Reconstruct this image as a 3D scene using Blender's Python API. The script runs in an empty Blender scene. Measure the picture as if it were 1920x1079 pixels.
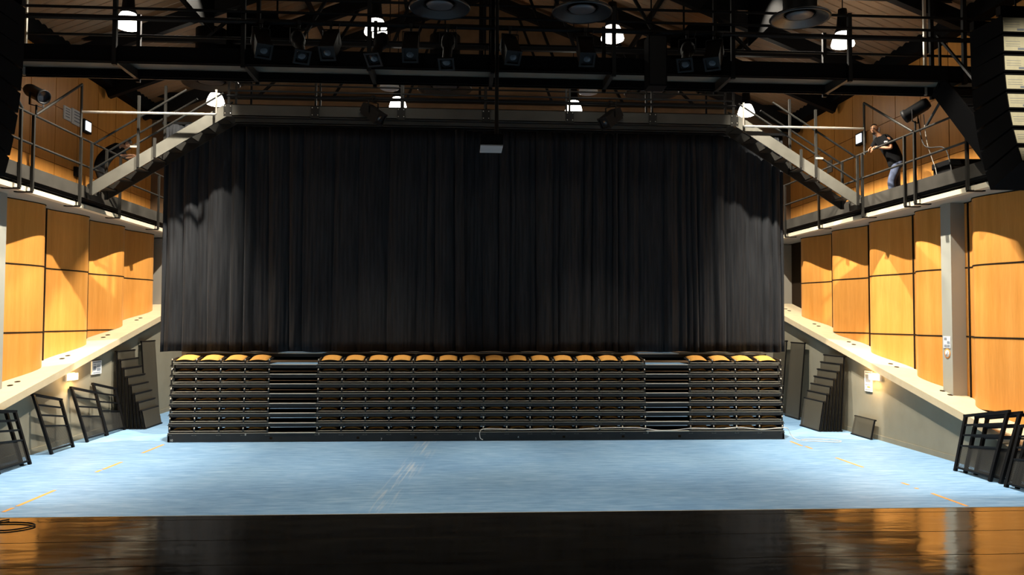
import bpy, bmesh, math, random
from mathutils import Vector, Matrix
random.seed(7)
scene = bpy.context.scene
col = scene.collection
PI = math.pi
XC = 0.55                       # centre line of the hall; floor of the hall is z = 0, the camera stands over x = y = 0

# ------------------------------------------------------------------ camera
F, CX, CY = 1529.0, 960.0, 539.5
dyv = Vector((863 - CX, -(598.7 - CY), -F)).normalized()
upv = Vector((1, -.0041, 0)).cross(dyv).normalized()
xv = dyv.cross(upv)
cam = bpy.data.objects.new('camera', bpy.data.cameras.new('camera'))
col.objects.link(cam)
R3 = Matrix((xv, dyv, upv))
cam.matrix_world = Matrix.Translation((0, 0, 2.73)) @ R3.to_4x4()
cam.data.sensor_width = 36.0
cam.data.lens = F / 1920 * 36.0
cam.data.clip_start, cam.data.clip_end = .05, 200
scene.camera = cam

# ------------------------------------------------------------------ world and exposure
w = bpy.data.worlds.new('world'); scene.world = w; w.use_nodes = True
w.node_tree.nodes['Background'].inputs[0].default_value = (.5, .6, 1, 1)
w.node_tree.nodes['Background'].inputs[1].default_value = .002
scene.view_settings.view_transform = 'Standard'
scene.view_settings.look = 'None'
scene.view_settings.gamma = 1
scene.view_settings.use_curve_mapping = False
scene.view_settings.exposure = 0.0
scene.cycles.max_bounces = 14
scene.cycles.diffuse_bounces = 8
LAMP_COLS = (-6.85, -1.8, 3.2, 8.25)
LAMP_Z = 8.72
P_LAMP = 1000
P_WASH = 5600

# ------------------------------------------------------------------ materials
def new_mat(name):
    m = bpy.data.materials.new(name); m.use_nodes = True
    nt = m.node_tree
    return m, nt, nt.nodes['Principled BSDF']

def flat(name, rgb, rough=.6, metal=0, spec=.5, noise=0, nscale=8, emit=None, estr=0):
    m, nt, b = new_mat(name)
    b.inputs['Base Color'].default_value = (*rgb, 1)
    b.inputs['Roughness'].default_value = rough
    b.inputs['Metallic'].default_value = metal
    b.inputs['Specular IOR Level'].default_value = spec
    if noise:
        tc = nt.nodes.new('ShaderNodeTexCoord'); n = nt.nodes.new('ShaderNodeTexNoise')
        n.inputs['Scale'].default_value = nscale; n.inputs['Detail'].default_value = 5
        nt.links.new(tc.outputs['Object'], n.inputs['Vector'])
        r = nt.nodes.new('ShaderNodeValToRGB')
        r.color_ramp.elements[0].position = .3; r.color_ramp.elements[1].position = .7
        r.color_ramp.elements[0].color = (*[c * (1 - noise) for c in rgb], 1)
        r.color_ramp.elements[1].color = (*[min(1, c * (1 + noise)) for c in rgb], 1)
        nt.links.new(n.outputs['Fac'], r.inputs[0]); nt.links.new(r.outputs[0], b.inputs['Base Color'])
    if emit:
        b.inputs['Emission Color'].default_value = (*emit, 1)
        b.inputs['Emission Strength'].default_value = estr
    return m

def mapped_noise(nt, scale3, nscale, detail=4, coord='Object', rough=.55):
    tc = nt.nodes.new('ShaderNodeTexCoord'); mp = nt.nodes.new('ShaderNodeMapping')
    mp.inputs['Scale'].default_value = scale3
    n = nt.nodes.new('ShaderNodeTexNoise'); n.inputs['Scale'].default_value = nscale
    n.inputs['Detail'].default_value = detail; n.inputs['Roughness'].default_value = rough
    nt.links.new(tc.outputs[coord], mp.inputs[0]); nt.links.new(mp.outputs[0], n.inputs['Vector'])
    return n

def ramp(nt, src, stops):
    r = nt.nodes.new('ShaderNodeValToRGB')
    while len(r.color_ramp.elements) < len(stops): r.color_ramp.elements.new(.5)
    for e, (p, c) in zip(r.color_ramp.elements, stops):
        e.position = p; e.color = (*c, 1)
    nt.links.new(src, r.inputs[0])
    return r

def mixc(nt, fac, a, b, blend='MIX'):
    mx = nt.nodes.new('ShaderNodeMix'); mx.data_type = 'RGBA'; mx.blend_type = blend
    if isinstance(fac, (int, float)): mx.inputs[0].default_value = fac
    else: nt.links.new(fac, mx.inputs[0])
    for i, v in ((6, a), (7, b)):
        if isinstance(v, tuple): mx.inputs[i].default_value = (*v, 1)
        else: nt.links.new(v, mx.inputs[i])
    return mx.outputs[2]

def math_node(nt, op, a, b=None, clamp=False):
    n = nt.nodes.new('ShaderNodeMath'); n.operation = op; n.use_clamp = clamp
    for i, v in ((0, a), (1, b)):
        if v is None: continue
        if isinstance(v, (int, float)): n.inputs[i].default_value = v
        else: nt.links.new(v, n.inputs[i])
    return n.outputs[0]

def wood_mat(name, base, dark, rough=.38):
    m, nt, b = new_mat(name)
    n1 = mapped_noise(nt, (1.2, 1.2, .06), 6, 5)           # broad upright veneer streaks
    n2 = mapped_noise(nt, (14, 14, .5), 6, 3)              # fine grain
    r1 = ramp(nt, n1.outputs['Fac'], ((.32, dark), (.68, base)))
    r2 = ramp(nt, n2.outputs['Fac'], ((.3, (.86, .84, .8)), (.7, (1, 1, 1))))
    nt.links.new(mixc(nt, 1.0, r1.outputs[0], r2.outputs[0], 'MULTIPLY'), b.inputs['Base Color'])
    b.inputs['Roughness'].default_value = rough
    b.inputs['Specular IOR Level'].default_value = .4
    return m

M = {}
M['wood'] = wood_mat('veneer_wood', (.74, .335, .078), (.64, .27, .052))
M['wood_gap'] = flat('shadow_gap', (.02, .012, .006), .9, spec=.1)
M['grey_wall'] = flat('grey_wall_paint', (.255, .235, .175), .8, noise=.06, nscale=2.5, spec=.2)
M['back_wall'] = flat('dark_brown_wall', (.16, .10, .055), .75, noise=.2, nscale=2, spec=.2)
M['grey_column'] = flat('grey_column_paint', (.33, .33, .29), .7, spec=.25)
M['soffit'] = flat('soffit_paint', (.30, .28, .24), .85, spec=.15)
M['ledge'] = flat('ledge_paint', (.60, .49, .32), .6, noise=.05, nscale=5, spec=.25)
M['cream'] = flat('cream_paint', (.52, .47, .36), .6, spec=.2)
M['black_steel'] = flat('black_steel', (.0045, .0045, .005), .55, spec=.16)
M['black_matt'] = flat('matt_black_paint', (.004, .004, .0045), .85, spec=.08)
M['grey_steel'] = flat('grey_steel_paint', (.095, .091, .076), .45, spec=.45, noise=.15, nscale=3)
M['dark_steel'] = flat('dark_steel_paint', (.016, .015, .013), .42, spec=.4)
M['toe_steel'] = flat('toe_board_paint', (.033, .030, .025), .5, spec=.3, noise=.25, nscale=2.5)
M['bank_deck'] = flat('dark_deck', (.012, .012, .013), .8, spec=.1)  # near-black colour stands in for shade between the folded tiers
M['seat_shell'] = flat('black_seat_shell', (.006, .0055, .005), .7, spec=.15)
M['bridge_grey'] = flat('bridge_grey_paint', (.07, .066, .056), .45, spec=.35, noise=.15, nscale=2)
M['rail_grey'] = flat('worn_grey_rail', (.22, .205, .165), .4, spec=.5)  # paler grey puts the lit highlights into tier edges and seat rails
M['bank_steel'] = flat('bank_steel', (.0125, .012, .0105), .42, spec=.5, noise=.3, nscale=4)
M['bare_metal'] = flat('bare_metal', (.62, .58, .5), .35, metal=.6)
M['alu'] = flat('aluminium_nosing', (.72, .66, .55), .4, metal=.3)
M['white_plastic'] = flat('white_plastic', (.75, .73, .68), .5)
M['orange_fabric'] = flat('orange_fabric', (.72, .36, .085), .8, noise=.08, nscale=30, spec=.2)
M['paper'] = flat('white_paper', (.70, .72, .74), .7)
M['paper_ink'] = flat('printed_grey', (.22, .25, .30), .8)
M['orange_ink'] = flat('orange_print', (.75, .28, .05), .7)
M['tape'] = flat('orange_tape', (.78, .34, .065), .6, noise=.1, nscale=20)
M['label_card'] = flat('cream_label', (.62, .58, .42), .6, noise=.06, nscale=20)
M['chalk'] = flat('chalk', (.6, .6, .56), .9)
M['skin_dark'] = flat('skin', (.30, .14, .07), .55)
M['skin_light'] = flat('skin_light', (.52, .28, .17), .55)
M['hair'] = flat('dark_hair', (.012, .009, .007), .7)
M['shirt'] = flat('black_cotton', (.006, .006, .0065), .95, spec=.06)
M['jeans'] = flat('blue_denim', (.050, .062, .10), .85, noise=.45, nscale=9, spec=.15)
M['dark_trousers'] = flat('dark_trousers', (.015, .015, .016), .9, spec=.15)
M['rubber'] = flat('black_rubber', (.015, .015, .015), .7)
M['lens'] = flat('lens_glass', (.02, .022, .028), .2, spec=.4)
M['projector'] = flat('grey_plastic', (.30, .30, .30), .6)
M['silver'] = flat('silver_duct', (.06, .062, .07), .4, metal=.3)
M['hood_black'] = flat('soot_black', (.001, .001, .001), .95, spec=.02)  # near-zero colour so the added hoods stay dark beside their lamps
M['disc'] = flat('dark_disc', (.010, .011, .013), .35, spec=.4)
M['opal'] = flat('opal_diffuser', (.55, .56, .58), .4)
M['glow'] = flat('lamp_glow', (1, .95, .85), .5, emit=(1, .94, .80), estr=14)
M['glow_warm'] = flat('bulkhead_glow', (1, .8, .5), .5, emit=(1, .66, .25), estr=4.5)
M['glow_screen'] = flat('lit_sign_glow', (.9, .95, 1), .5, emit=(.85, .93, 1), estr=1.6)

# blue linoleum of the hall floor
m, nt, b = new_mat('blue_linoleum')
n1 = mapped_noise(nt, (.9, 4.5, 1), 2.2, 7, rough=.65)
n2 = mapped_noise(nt, (.35, .5, 1), 1.1, 3)
r1 = ramp(nt, n1.outputs['Fac'], ((.30, (.130, .265, .455)), (.52, (.195, .355, .565)), (.72, (.30, .455, .64))))
r2 = ramp(nt, n2.outputs['Fac'], ((.35, (.90, .93, .96)), (.65, (1.08, 1.04, 1.0))))
c = mixc(nt, 1.0, r1.outputs[0], r2.outputs[0], 'MULTIPLY')
tc = nt.nodes.new('ShaderNodeTexCoord'); sx = nt.nodes.new('ShaderNodeSeparateXYZ')
nt.links.new(tc.outputs['Object'], sx.inputs[0])
# wheel scuffs: pale streaks running towards the stage, in a band of their own
xs = math_node(nt, 'ADD', sx.outputs[0], math_node(nt, 'MULTIPLY', sx.outputs[1], -.075))
d = math_node(nt, 'ABSOLUTE', math_node(nt, 'ADD', xs, 2.05))
band = math_node(nt, 'SUBTRACT', 1.0, math_node(nt, 'MULTIPLY', d, 3.2), True)
cx = nt.nodes.new('ShaderNodeCombineXYZ'); nt.links.new(xs, cx.inputs[0])
nt.links.new(math_node(nt, 'MULTIPLY', sx.outputs[1], .04), cx.inputs[1])
ns = nt.nodes.new('ShaderNodeTexNoise'); ns.inputs['Scale'].default_value = 16; ns.inputs['Detail'].default_value = 4
nt.links.new(cx.outputs[0], ns.inputs['Vector'])
st = ramp(nt, ns.outputs['Fac'], ((.50, (0, 0, 0)), (.66, (1, 1, 1))))
far = math_node(nt, 'MULTIPLY', math_node(nt, 'SUBTRACT', sx.outputs[1], 8.0, True), 1.0, True)
fac = math_node(nt, 'MULTIPLY', math_node(nt, 'MULTIPLY', band, st.outputs[0]), .55)
c = mixc(nt, math_node(nt, 'MULTIPLY', fac, far), c, (.60, .62, .62))
nt.links.new(c, b.inputs['Base Color'])
b.inputs['Roughness'].default_value = .6; b.inputs['Specular IOR Level'].default_value = .22
M['blue_floor'] = m

# black varnished stage boards
m, nt, b = new_mat('black_stage_varnish')
n1 = mapped_noise(nt, (.6, 3, 1), 3, 5)
r1 = ramp(nt, n1.outputs['Fac'], ((.3, (.010, .009, .008)), (.75, (.022, .019, .014))))
nt.links.new(r1.outputs[0], b.inputs['Base Color'])
rr = ramp(nt, n1.outputs['Fac'], ((.3, (.06, .06, .06)), (.7, (.14, .14, .14))))
nt.links.new(rr.outputs[0], b.inputs['Roughness'])
n2 = mapped_noise(nt, (.8, 2.2, 1), 2.0, 2)
bp = nt.nodes.new('ShaderNodeBump'); bp.inputs['Strength'].default_value = .06; bp.inputs['Distance'].default_value = .05
nt.links.new(n2.outputs['Fac'], bp.inputs['Height']); nt.links.new(bp.outputs[0], b.inputs['Normal'])
tc = nt.nodes.new('ShaderNodeTexCoord'); sx = nt.nodes.new('ShaderNodeSeparateXYZ'); nt.links.new(tc.outputs['Object'], sx.inputs[0])
wob = mapped_noise(nt, (1.5, .3, 1), 1.2, 3)
yy_ = math_node(nt, 'ADD', sx.outputs[1], math_node(nt, 'MULTIPLY', wob.outputs['Fac'], .06))
pp = math_node(nt, 'PINGPONG', yy_, .31)
seam = math_node(nt, 'GREATER_THAN', pp, .006)
nt.links.new(seam, b.inputs['Specular IOR Level']); b.inputs['IOR'].default_value = 1.65
M['stage'] = m

# black pleated wool serge
m, nt, b = new_mat('black_serge')
n1 = mapped_noise(nt, (6, 1, .35), 3, 5)
r1 = ramp(nt, n1.outputs['Fac'], ((.3, (.019, .020, .0225)), (.75, (.036, .0375, .041))))
nt.links.new(r1.outputs[0], b.inputs['Base Color'])
b.inputs['Roughness'].default_value = 1; b.inputs['Specular IOR Level'].default_value = .05
b.inputs['Sheen Weight'].default_value = .12; b.inputs['Sheen Roughness'].default_value = .35; b.inputs['Sheen Tint'].default_value = (.8, .85, .95, 1)
M['serge'] = m

# corrugated roof sheets
m, nt, b = new_mat('corrugated_roof')
b.inputs['Base Color'].default_value = (.30, .17, .085, 1); b.inputs['Roughness'].default_value = .42; b.inputs['Metallic'].default_value = .35
M['roof'] = m

# perforated sheet: real round holes cut by transparency
def perforated(name, rgb, pitch, hole):
    m, nt, b = new_mat(name)
    b.inputs['Base Color'].default_value = (*rgb, 1); b.inputs['Roughness'].default_value = .5
    tc = nt.nodes.new('ShaderNodeTexCoord'); sx = nt.nodes.new('ShaderNodeSeparateXYZ')
    nt.links.new(tc.outputs['Object'], sx.inputs[0])
    k = 2 * PI / pitch
    s1 = math_node(nt, 'SINE', math_node(nt, 'MULTIPLY', sx.outputs[1], k))
    s2 = math_node(nt, 'SINE', math_node(nt, 'MULTIPLY', sx.outputs[2], k))
    h = math_node(nt, 'GREATER_THAN', math_node(nt, 'MULTIPLY', s1, s2), hole)
    nt.links.new(math_node(nt, 'SUBTRACT', 1.0, h), b.inputs['Alpha'])
    return m
M['perf'] = perforated('perforated_sheet', (.03, .029, .026), .03, .02)
M['perf_dense'] = perforated('perforated_tread', (.075, .067, .048), .03, .25)

# ------------------------------------------------------------------ mesh builder
class MB:
    def __init__(s): s.v = []; s.f = []; s.sm = []
    def add(s, vs, fs, smooth=False):
        n = len(s.v); s.v += [Vector(v) for v in vs]
        for f in fs: s.f.append([i + n for i in f]); s.sm.append(smooth)
        return s
    def box(s, a, b, mat=None):
        x0, x1 = sorted((a[0], b[0])); y0, y1 = sorted((a[1], b[1])); z0, z1 = sorted((a[2], b[2]))
        vs = [Vector(p) for p in ((x0,y0,z0),(x1,y0,z0),(x1,y1,z0),(x0,y1,z0),(x0,y0,z1),(x1,y0,z1),(x1,y1,z1),(x0,y1,z1))]
        if mat: vs = [mat @ v for v in vs]
        return s.add(vs, [(0,3,2,1),(4,5,6,7),(0,1,5,4),(1,2,6,5),(2,3,7,6),(3,0,4,7)])
    def bar(s, p, q, w, h, up=(0, 0, 1)):          # box beam from p to q
        p, q = Vector(p), Vector(q); d = (q - p); L = d.length; d.normalize()
        sd = d.cross(Vector(up))
        if sd.length < 1e-4: sd = d.cross(Vector((0, 1, 0)))
        sd.normalize(); u = sd.cross(d)
        vs = [p + sd * a * w / 2 + u * c * h / 2 + d * t for t in (0, L) for a, c in ((-1,-1),(1,-1),(1,1),(-1,1))]
        return s.add(vs, [(0,1,2,3),(7,6,5,4),(0,4,5,1),(1,5,6,2),(2,6,7,3),(3,7,4,0)])
    def tube(s, pts, r, n=8, smooth=True):
        pts = [Vector(p) for p in pts]; rings = []
        for i, p in enumerate(pts):
            d = (pts[min(i + 1, len(pts) - 1)] - pts[max(i - 1, 0)]).normalized()
            a = d.cross(Vector((0, 0, 1)))
            if a.length < 1e-3: a = d.cross(Vector((0, 1, 0)))
            a.normalize(); c = d.cross(a)
            rr = r[i] if isinstance(r, (list, tuple)) else r
            rings.append([p + (a * math.cos(2*PI*k/n) + c * math.sin(2*PI*k/n)) * rr for k in range(n)])
        vs = [v for g in rings for v in g]; fs = []
        for i in range(len(pts) - 1):
            for k in range(n): fs.append((i*n+k, i*n+(k+1)%n, (i+1)*n+(k+1)%n, (i+1)*n+k))
        s.add(vs, fs, smooth)
        return s.add(rings[0] + rings[-1], [tuple(range(n))[::-1], tuple(range(n, 2*n))])
    def lathe(s, prof, centre=(0,0,0), axis=(0,0,1), n=24, smooth=True):   # prof: (radius, height)
        ax = Vector(axis).normalized(); a = ax.cross(Vector((0, 1, 0)))
        if a.length < 1e-3: a = ax.cross(Vector((1, 0, 0)))
        a.normalize(); c = ax.cross(a); o = Vector(centre)
        vs = [o + ax * h + (a * math.cos(2*PI*k/n) + c * math.sin(2*PI*k/n)) * max(r, 1e-4) for r, h in prof for k in range(n)]
        fs = [(i*n+k, i*n+(k+1)%n, (i+1)*n+(k+1)%n, (i+1)*n+k) for i in range(len(prof)-1) for k in range(n)]
        return s.add(vs, fs, smooth)
    def quad(s, *p): return s.add(p, [tuple(range(len(p)))])
    def slab(s, p0, p1, p2, p3, th):                  # thick quad
        a, b_, c_, d = [Vector(p) for p in (p0, p1, p2, p3)]
        n = (b_ - a).cross(d - a).normalized() * th
        return s.add([a, b_, c_, d, a + n, b_ + n, c_ + n, d + n], [(3,2,1,0),(4,5,6,7),(0,1,5,4),(1,2,6,5),(2,3,7,6),(3,0,4,7)])
    def build(s, name, mat, parent=None, origin=None, fix=True):
        o_ = Vector(origin) if origin is not None else (ORG.get(parent.name, Vector()) if parent else Vector())
        me = bpy.data.meshes.new(name)
        me.from_pydata([v - o_ for v in s.v], [], s.f)
        for p, q in zip(me.polygons, s.sm): p.use_smooth = q
        if fix:
            bm = bmesh.new(); bm.from_mesh(me); bmesh.ops.recalc_face_normals(bm, faces=bm.faces); bm.to_mesh(me); bm.free()
        me.materials.append(M[mat] if isinstance(mat, str) else mat)
        ob = bpy.data.objects.new(name, me); col.objects.link(ob)
        if parent: ob.parent = parent
        else: ob.location = o_
        ORG[ob.name] = o_
        return ob
ORG = {}

def tag(o, label=None, cat=None, group=None, kind=None):
    if label: o['label'] = label
    if cat: o['category'] = cat
    if group: o['group'] = group
    if kind: o['kind'] = kind
    return o

def thing(name, label, cat, loc, group=None):
    o = bpy.data.objects.new(name, None); col.objects.link(o)
    o.empty_display_size = .1; o.location = loc
    ORG[o.name] = Vector(loc)
    return tag(o, label, cat, group)

def struct(o): o['kind'] = 'structure'; return o

def copy_tree(o, parent=None):
    c = o.copy(); col.objects.link(c)
    if parent: c.parent = parent
    for ch in list(o.children): copy_tree(ch, c)
    return c

def lerp(a, b, t): return a + (b - a) * t

# ------------------------------------------------------------------ the hall: floor, stage, walls, roof
struct(MB().box((XC - 12, 6.5, -.2), (XC + 12, 27, 0)).build('floor', 'blue_floor'))
struct(MB().box((-14, -4, .95), (14, 6.93, 1.1)).box((-14, 6.5, 0), (14, 6.85, .95)).build('floor_stage', 'stage'))
tr = MB().box((-14, 6.93, 1.06), (14, 6.945, 1.101)); struct(tr.build('trim_1', 'cream'))
struct(MB().box((XC - 12, 25.6, 0), (XC + 12, 25.8, 13.5)).build('wall_back', 'back_wall'))

LEDGE = {-1: (-2.0, .206), 1: (-2.27, .2217)}
SIDE = {-1: 'left', 1: 'right'}
SEAM0 = {-1: (12.25, 2.05), 1: (11.7, 2.0)}
def lz(s, y): a, b_ = LEDGE[s]; return a + b_ * y
def wave(t):                                        # how far a wall panel swells out over one module
    t = t % 1.0
    q = t / .68 if t < .68 else (1 - t) / .32
    return .28 * (.5 - .5 * math.cos(PI * q))
for s in (-1, 1):
    X = lambda u: XC + s * u
    # lower grey wall under a sloping ledge
    y0, y1 = 10.3 if s < 0 else 11.0, 25.6
    yb, per = SEAM0[s]
    g = MB()
    pts = [(y0, 0), (y1, 0), (y1, lz(s, y1) - .14), (y0, lz(s, y0) - .14)]
    vs = [Vector((X(u), y, z)) for u in (9.05, 9.3) for y, z in pts]
    g.add(vs, [(0,1,2,3), (7,6,5,4), (0,4,5,1), (1,5,6,2), (2,6,7,3), (3,7,4,0)])
    struct(g.build('wall_' + SIDE[s], 'grey_wall'))
    l = MB(); vs = []
    for u in (8.85, 9.85):
        for y, dz in ((y0, -.15), (y1, -.15), (y1, 0), (y0, 0)): vs.append(Vector((X(u), y, lz(s, y) + dz)))
    l.add(vs, [(0,1,2,3), (7,6,5,4), (0,4,5,1), (1,5,6,2), (2,6,7,3), (3,7,4,0)])
    lo = struct(l.build('trim_2' if s < 0 else 'trim_3', 'ledge'))
    for k in range(7):
        for dy_ in (.16, .42):
            yy = yb + k * per + dy_
            if y0 + .3 < yy < 24.5:
                hm = MB().lathe([(0, .004), (.055, .004), (.055, -.02)], (X(9.28), yy, lz(s, yy)), (0, -.21, 1), 16).build('cable_hole', 'wood_gap', lo)
    struct(MB().box((X(9.05), y0, 0), (X(9.035), y1, .11)).build('baseboard_' + SIDE[s], 'grey_wall'))
    # dark backing behind the cladding
    struct(MB().box((X(9.8), 5, 0), (X(9.95), 25.6, 5.3)).build('wall_%s_backing' % SIDE[s], 'wood_gap'))
    # swelling wood panels with open joints
    yb, per = SEAM0[s]
    wp = MB(); rows = (.2, 1.04, 2.42, 3.805, 5.12); n = 26
    for k in range(-1, 6):
        ya, yz = yb + k * per + .022, yb + (k + 1) * per - .022
        if yz > 25.2: yz = 25.2
        if ya > 24.8: continue
        for j in range(len(rows) - 1):
            za, zb = rows[j] + .015, rows[j + 1] - .015
            for i in range(n):
                t0, t1 = i / n, (i + 1) / n
                A, B = lerp(ya, yz, t0), lerp(ya, yz, t1)
                ua, ub = 9.62 - wave(t0), 9.62 - wave(t1)
                # keep only what stands above the ledge
                la, lb = max(za, lz(s, A) + .004), max(za, lz(s, B) + .004)
                if la >= zb or lb >= zb: continue
                wp.add([(X(ua), A, la), (X(ub), B, lb), (X(ub), B, zb), (X(ua), A, zb)], [(0, 1, 2, 3)], True)
    bmw = wp.build('wall_%s_panels' % SIDE[s], 'wood')
    bm = bmesh.new(); bm.from_mesh(bmw.data); bmesh.ops.remove_doubles(bm, verts=bm.verts, dist=1e-4)
    bmesh.ops.recalc_face_normals(bm, faces=bm.faces); bm.to_mesh(bmw.data); bm.free()
    struct(bmw)
    jn = MB()
    for k in range(-1, 6):
        ya, yz = yb + k * per, min(yb + (k + 1) * per, 25.2)
        if ya > 24.8: continue
        jn.box((X(9.60), ya - .020, max(.2, lz(s, ya))), (X(9.66), ya + .020, 5.12))
        for zr in rows[1:]:
            for i in range(n):
                t0, t1 = i / n, (i + 1) / n
                A, B = lerp(ya, yz, t0), lerp(ya, yz, t1)
                if zr - .02 < lz(s, B): continue
                ua, ub = 9.614 - wave(t0), 9.614 - wave(t1)
                vs = [Vector((X(u), y, zr + dz)) for u, y in ((ua, A), (ub, B), (ub + .04, B), (ua + .04, A)) for dz in (-.013, .013)]
                jn.add(vs, [(0, 2, 3, 1), (1, 3, 5, 7), (0, 6, 4, 2), (4, 6, 7, 5)])
    struct(jn.build('wall_%s_joints' % SIDE[s], 'wood_gap'))
    # pilaster at the far end of the panels
    struct(MB().box((X(9.1), 24.9, lz(s, 24.9)), (X(9.8), 25.6, 5.1)).build('trim_4' if s < 0 else 'trim_5', 'soffit'))
    # upper wood wall behind the gallery
    up = MB(); uy = 20.76 % 1.11 if s < 0 else 20.3 % 1.09; st = 1.11 if s < 0 else 1.09
    k = 8
    while uy + k * st < 25.6:
        a, b_ = uy + k * st + .014, min(uy + (k + 1) * st - .014, 25.6)
        for za, zb in ((5.2, 6.34), (6.355, 7.70), (7.715, 9.3)):
            up.box((X(10.08), a, za), (X(10.12), b_, zb))
        k += 1
    struct(up.build('wall_%s_upper' % SIDE[s], 'wood'))
    struct(MB().box((X(10.12), 5, 5.1), (X(10.25), 25.6, 9.4)).build('wall_%s_upper_backing' % SIDE[s], 'wood_gap'))
    struct(MB().box((X(9.75), 6, 8.84), (X(10.15), 25.6, 9.2)).build('trim_6' if s < 0 else 'trim_7', 'black_matt'))

# pitched roof of corrugated sheet
rf = MB(); n = 150
for s in (-1, 1):
    for i in range(n):
        y0_, y1_ = 6 + 20 * i / n, 6 + 20 * (i + 1) / n
        z0, z1 = (.0, .05) if i % 2 == 0 else (.05, .0)
        rf.add([(XC + s * 10.3, y0_, 8.95 + z0), (XC, y0_, 12.95 + z0), (XC, y1_, 12.95 + z1), (XC + s * 10.3, y1_, 8.95 + z1)], [(0, 1, 2, 3)])
struct(rf.build('ceiling', 'roof'))

# steel rafters and purlins
for k, y in enumerate((15.9, 19.6, 22.2, 24.6)):
    t = thing('roof_truss', ('dark roof truss nearest above the front lighting catwalk', 'second dark roof truss behind the front catwalk', 'third dark roof truss above the black curtain', 'rearmost dark roof truss behind the black curtain')[k], 'roof truss', (XC, y, 9.2), 'roof trusses')
    for s in (-1, 1):
        MB().bar((XC + s * 10.0, y, 8.75), (XC, y, 12.65), .18, .34).build('rafter', 'black_steel', t)
    MB().bar((XC - 9.9, y, 9.35), (XC + 9.9, y, 9.35), .12, .14).build('bottom_chord', 'black_steel', t)
    for i in range(-4, 5):
        xa = XC + i * 2.2
        if abs(i) < 4:
            MB().bar((xa, y, 9.4), (xa + (1.1 if i < 0 else -1.1 if i > 0 else 0), y, 12.6 - .39 * abs(i * 2.2 + (1.1 if i < 0 else -1.1 if i > 0 else 0))), .07, .07).build('web', 'black_steel', t)
for s in (-1, 1):
    for k, u in enumerate((2.2, 4.6, 7.0)):
        z = 12.95 - u * .388 - .12
        o = MB().bar((XC + s * u, 8, z), (XC + s * u, 25.5, z), .08, .16).build('purlin', 'black_steel', origin=(XC + s * u, 16, z))
        tag(o, '%s dark purlin under the %s roof slope' % (('uppermost', 'middle', 'lowest')[k], SIDE[s]), 'roof beam', 'purlins under the roof')

# ------------------------------------------------------------------ galleries along both side walls
def rod(p, q, r=.024): return MB().tube([p, q], r, 8)
for s in (-1, 1):
    X = lambda u: XC + s * u
    sd = SIDE[s]
    t = thing('gallery', 'grey steel gallery with pipe railing along the %s wood wall' % sd, 'balcony', (X(9.4), 18, 5.34))
    ya, yz = 11.5, 25.2
    MB().box((X(8.8), ya, 5.30), (X(10.08), yz, 5.36)).build('deck', 'dark_steel', t)
    MB().box((X(8.74), ya, 5.34), (X(8.765), yz, 5.60)).build('toe_board', 'toe_steel', t)
    MB().box((X(8.80), ya, 5.27), (X(8.9), yz, 5.30)).build('edge_channel', 'black_steel', t)
    MB().box((X(8.80), ya, 5.12), (X(8.95), yz, 5.215)).build('cream_strip', 'cream', t)
    MB().box((X(8.95), ya, 5.20), (X(9.06), yz, 5.30)).build('back_beam', 'black_steel', t)
    MB().box((X(8.95), ya, 5.125), (X(10.08), yz, 5.16)).build('soffit', 'soffit', t)
    posts = (12.2, 13.4, 15.55, 16.0, 17.95, 20.0, 22.5, 24.6) if s < 0 else (14.3, 16.02, 16.4, 18.2, 20.5, 22.7, 24.6)
    for y in posts:
        p = MB().bar((X(8.71), y, 5.13), (X(8.71), y, 6.6), .05, .05, (0, 1, 0)).build('post', 'dark_steel', t)
        MB().box((X(8.71), y - .05, 5.105), (X(9.02), y + .05, 5.13)).box((X(8.82), y - .04, 5.13), (X(8.9), y + .04, 5.3)).build('bracket', 'black_steel', p)
    lo = ya if s < 0 else 13.3
    rod((X(8.72), lo, 6.6), (X(8.72), yz, 6.6)).build('top_rail', 'dark_steel', t)
    rod((X(8.72), lo, 6.03), (X(8.72), yz, 6.03)).build('mid_rail', 'dark_steel', t)
    # raised guard where the stair from the bridge lands
    yt = 17.95 if s < 0 else 18.1
    rod((X(8.72), yt, 6.55), (X(8.72), yt, 7.76), .028).build('tall_post', 'dark_steel', t)
    rod((X(8.72), yt, 7.76), (X(8.72), 16.1, 6.63), .026).build('sloping_rail', 'dark_steel', t)
    rod((X(8.72), 15.6, 6.63), (X(8.72), 14.9, 7.15), .026).build('sloping_rail', 'dark_steel', t)
    MB().tube([(X(8.7), yt, 7.16), (X(5.9), yt, 7.16), (X(5.88), yt, 7.18), (X(5.88), yt, 7.70)], .027).build('barrier_bar', 'bare_metal', t)  # bright metal stands in for lamplight falling on the bar

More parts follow.
